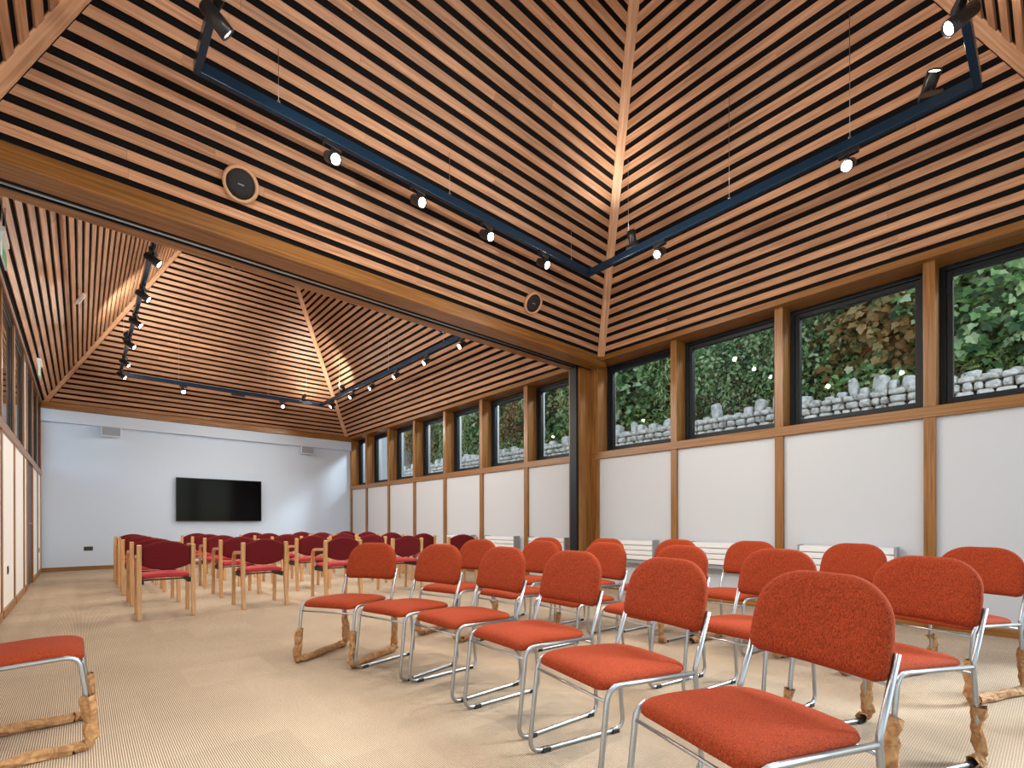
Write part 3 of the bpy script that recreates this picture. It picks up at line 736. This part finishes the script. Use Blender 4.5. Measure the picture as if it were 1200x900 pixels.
o = bpy.data.objects['annexe_wall']; tag(o, 'plain white building wall beyond the shrubs outside the furthest windows', 'building')
LEAFS = {'lobed': [(0, 0), (.26, -.08), (.46, .06), (.42, .22), (.55, .40), (.46, .56), (.30, .58), (.22, .80), (0, 1.0), (-.22, .80), (-.30, .58), (-.46, .56), (-.55, .40), (-.42, .22), (-.46, .06), (-.26, -.08)],
         'oval': [(0, 0), (.24, .25), (.28, .55), (.12, .88), (0, 1.0), (-.12, .88), (-.28, .55), (-.24, .25)],
         'slim': [(0, 0), (.10, .3), (.11, .6), (0, 1.0), (-.11, .6), (-.10, .3)]}
def shrub(name, cx, cy, cz, rx, ry, rz_, kind, size, n, lm, label, group, fill=True):
    root = empty(name, (cx, cy, 2.9 if cz > 3.0 else 2.85))
    z0 = root.location.z; mb = MB(); rr = random.Random(int(cy * 100) + int(cz * 10) + 3)
    sh = LEAFS[kind]
    for i in range(n):
        # mostly on the room side of the crown
        u = rr.uniform(-1, 1); th = rr.uniform(PI * .35, PI * 1.65); rad = 1.08 - .55 * rr.random() ** 1.6
        lump = 1 + .42 * noise.noise(Vector((u * 3.4 + cy, math.cos(th) * 3.4, math.sin(th) * 3.4 + cz)))
        s = math.sqrt(1 - u * u); d = Vector((math.cos(th) * s, math.sin(th) * s, u))
        p = Vector((d.x * rx, d.y * ry, d.z * rz_)) * rad * lump + Vector((0, 0, cz - z0))
        if p.z < -.02: p.z = rr.uniform(0, .3)
        nrm = (d * .5 + Vector((-.75, -.1, .75)) + Vector((rr.uniform(-.9, .9), rr.uniform(-1, 1), rr.uniform(-.8, .8)))).normalized()
        tip = Vector((rr.uniform(-.6, .2), rr.uniform(-1, 1), -.55 + rr.uniform(-.5, .6))); tip = (tip - nrm * tip.dot(nrm)).normalized(); sd = tip.cross(nrm)
        sz = size * rr.uniform(.55, 1.25); b0 = len(mb.v); fold = rr.uniform(.05, .3)
        for a_, b_ in sh:
            mb.v.append(tuple(p + sd * a_ * sz + tip * b_ * sz + nrm * (fold * abs(a_) - .25 * b_ * b_) * sz))
        k_ = len(sh); mb.face(list(range(b0, b0 + k_)))
    mb.build('foliage', lm, root, fix=False)
    st = MB()
    for i in range(5):
        a0 = Vector((rr.uniform(-.2, .2), rr.uniform(-.25, .25) * ry, 0)); b0 = Vector((rr.uniform(-.7, .0) * rx, rr.uniform(-.8, .8) * ry, cz - z0 + rr.uniform(-.2, .7) * rz_)); mid = (a0 + b0) / 2 + Vector((rr.uniform(-.1, .1), rr.uniform(-.2, .2), .1))
        st.tube(fillet([a0, mid, b0], .5, 5), .022, 6, rf=lambda t: 1.2 - .9 * t)
    st.build('stem', M['stem'], root)
    tag(root, label, 'shrub', group); return root
# big hedge shrubs, then low herbs just behind the stones
ys = [-1.9 + 1.28 * i for i in range(15)]
kinds = ['lobed', 'lobed', 'lobed', 'lobed', 'oval', 'oval', 'slim', 'lobed', 'oval', 'lobed', 'oval', 'lobed', 'oval', 'slim', 'lobed']
mats_ = ['B', 'B', 'A', 'C', 'A', 'A', 'B', 'A', 'B', 'A', 'C', 'A', 'B', 'A', 'C']
for i, y in enumerate(ys):
    kd = kinds[i]; sz = {'lobed': .12, 'oval': .085, 'slim': .14}[kd]; n = {'lobed': 4800, 'oval': 7000, 'slim': 5500}[kd]
    adj = {'A': 'deep green', 'B': 'mixed light green', 'C': 'rusty autumn coloured'}[mats_[i]]
    lf = {'lobed': 'broad lobed', 'oval': 'small rounded', 'slim': 'slim feathery'}[kd]
    shrub('hedge_shrub', 10.25 + R.uniform(-.1, .2), y, 4.45 + R.uniform(-.1, .25), .95, .95, 1.75, kd, sz, n, M['leaf' + mats_[i]],
          '%s shrub with %s leaves in the hedge behind the stone wall' % (adj, lf), 'hedge shrubs of %s %s leaves' % (adj, lf))
for i in range(16):
    y = -1.2 + 1.1 * i
    mk = R.choice(['D', 'D', 'B', 'A'])
    adj = {'D': 'bright yellow green', 'B': 'light green', 'A': 'dark green'}[mk]
    shrub('low_plant', 9.68, y, 3.15, .32, .62, .42, R.choice(['slim', 'oval', 'lobed']), .10, 420, M['leaf' + mk], '%s low plant growing directly behind the coping stones' % adj, '%s low plants behind the coping' % adj)

# ------------------------------------------------------------------ light
wd = bpy.data.worlds.new('sky'); bpy.context.scene.world = wd; wd.use_nodes = True; N = wd.node_tree.nodes; L = wd.node_tree.links; bg = N['Background']
sk = N.new('ShaderNodeTexSky'); sk.sky_type = 'NISHITA'; sk.sun_disc = False; sk.sun_elevation = math.radians(38); sk.sun_rotation = math.radians(120); sk.air_density = 1.2; sk.dust_density = .6; sk.ozone_density = 2
hs = N.new('ShaderNodeHueSaturation'); hs.inputs['Saturation'].default_value = .6; L.new(sk.outputs[0], hs.inputs['Color'])
L.new(hs.outputs[0], bg.inputs[0]); bg.inputs[1].default_value = .42
su = bpy.data.lights.new('sun', 'SUN'); su.energy = 5.0; su.angle = math.radians(14); su.color = (.93, .96, 1)
so = bpy.data.objects.new('sun', su); C.objects.link(so); so.rotation_euler = Vector((-.66, .55, -.56)).to_track_quat('-Z', 'Y').to_euler()

# ------------------------------------------------------------------ camera
cd = bpy.data.cameras.new('camera'); co = bpy.data.objects.new('camera', cd); C.objects.link(co)
cd.sensor_width = 36; cd.lens = 568.9 / 1200 * 36; cd.shift_y = 162.4 / 1200; cd.clip_start = .05
yaw = .7262
co.matrix_world = Matrix.Translation((0, 0, 1)) @ Matrix.Rotation(-yaw, 4, 'Z') @ Matrix.Rotation(PI / 2, 4, 'X') @ Matrix.Rotation(-.0024, 4, 'Z')
sc = bpy.context.scene; sc.camera = co
sc.view_settings.view_transform = 'Standard'; sc.view_settings.look = 'None'; sc.view_settings.gamma = 1; sc.view_settings.exposure = .3
sc.view_settings.use_curve_mapping = False
cy = sc.cycles; cy.use_denoising = True; cy.max_bounces = 10; cy.transparent_max_bounces = 12; cy.diffuse_bounces = 6; cy.sample_clamp_indirect = 6; cy.caustics_reflective = False; cy.caustics_refractive = False
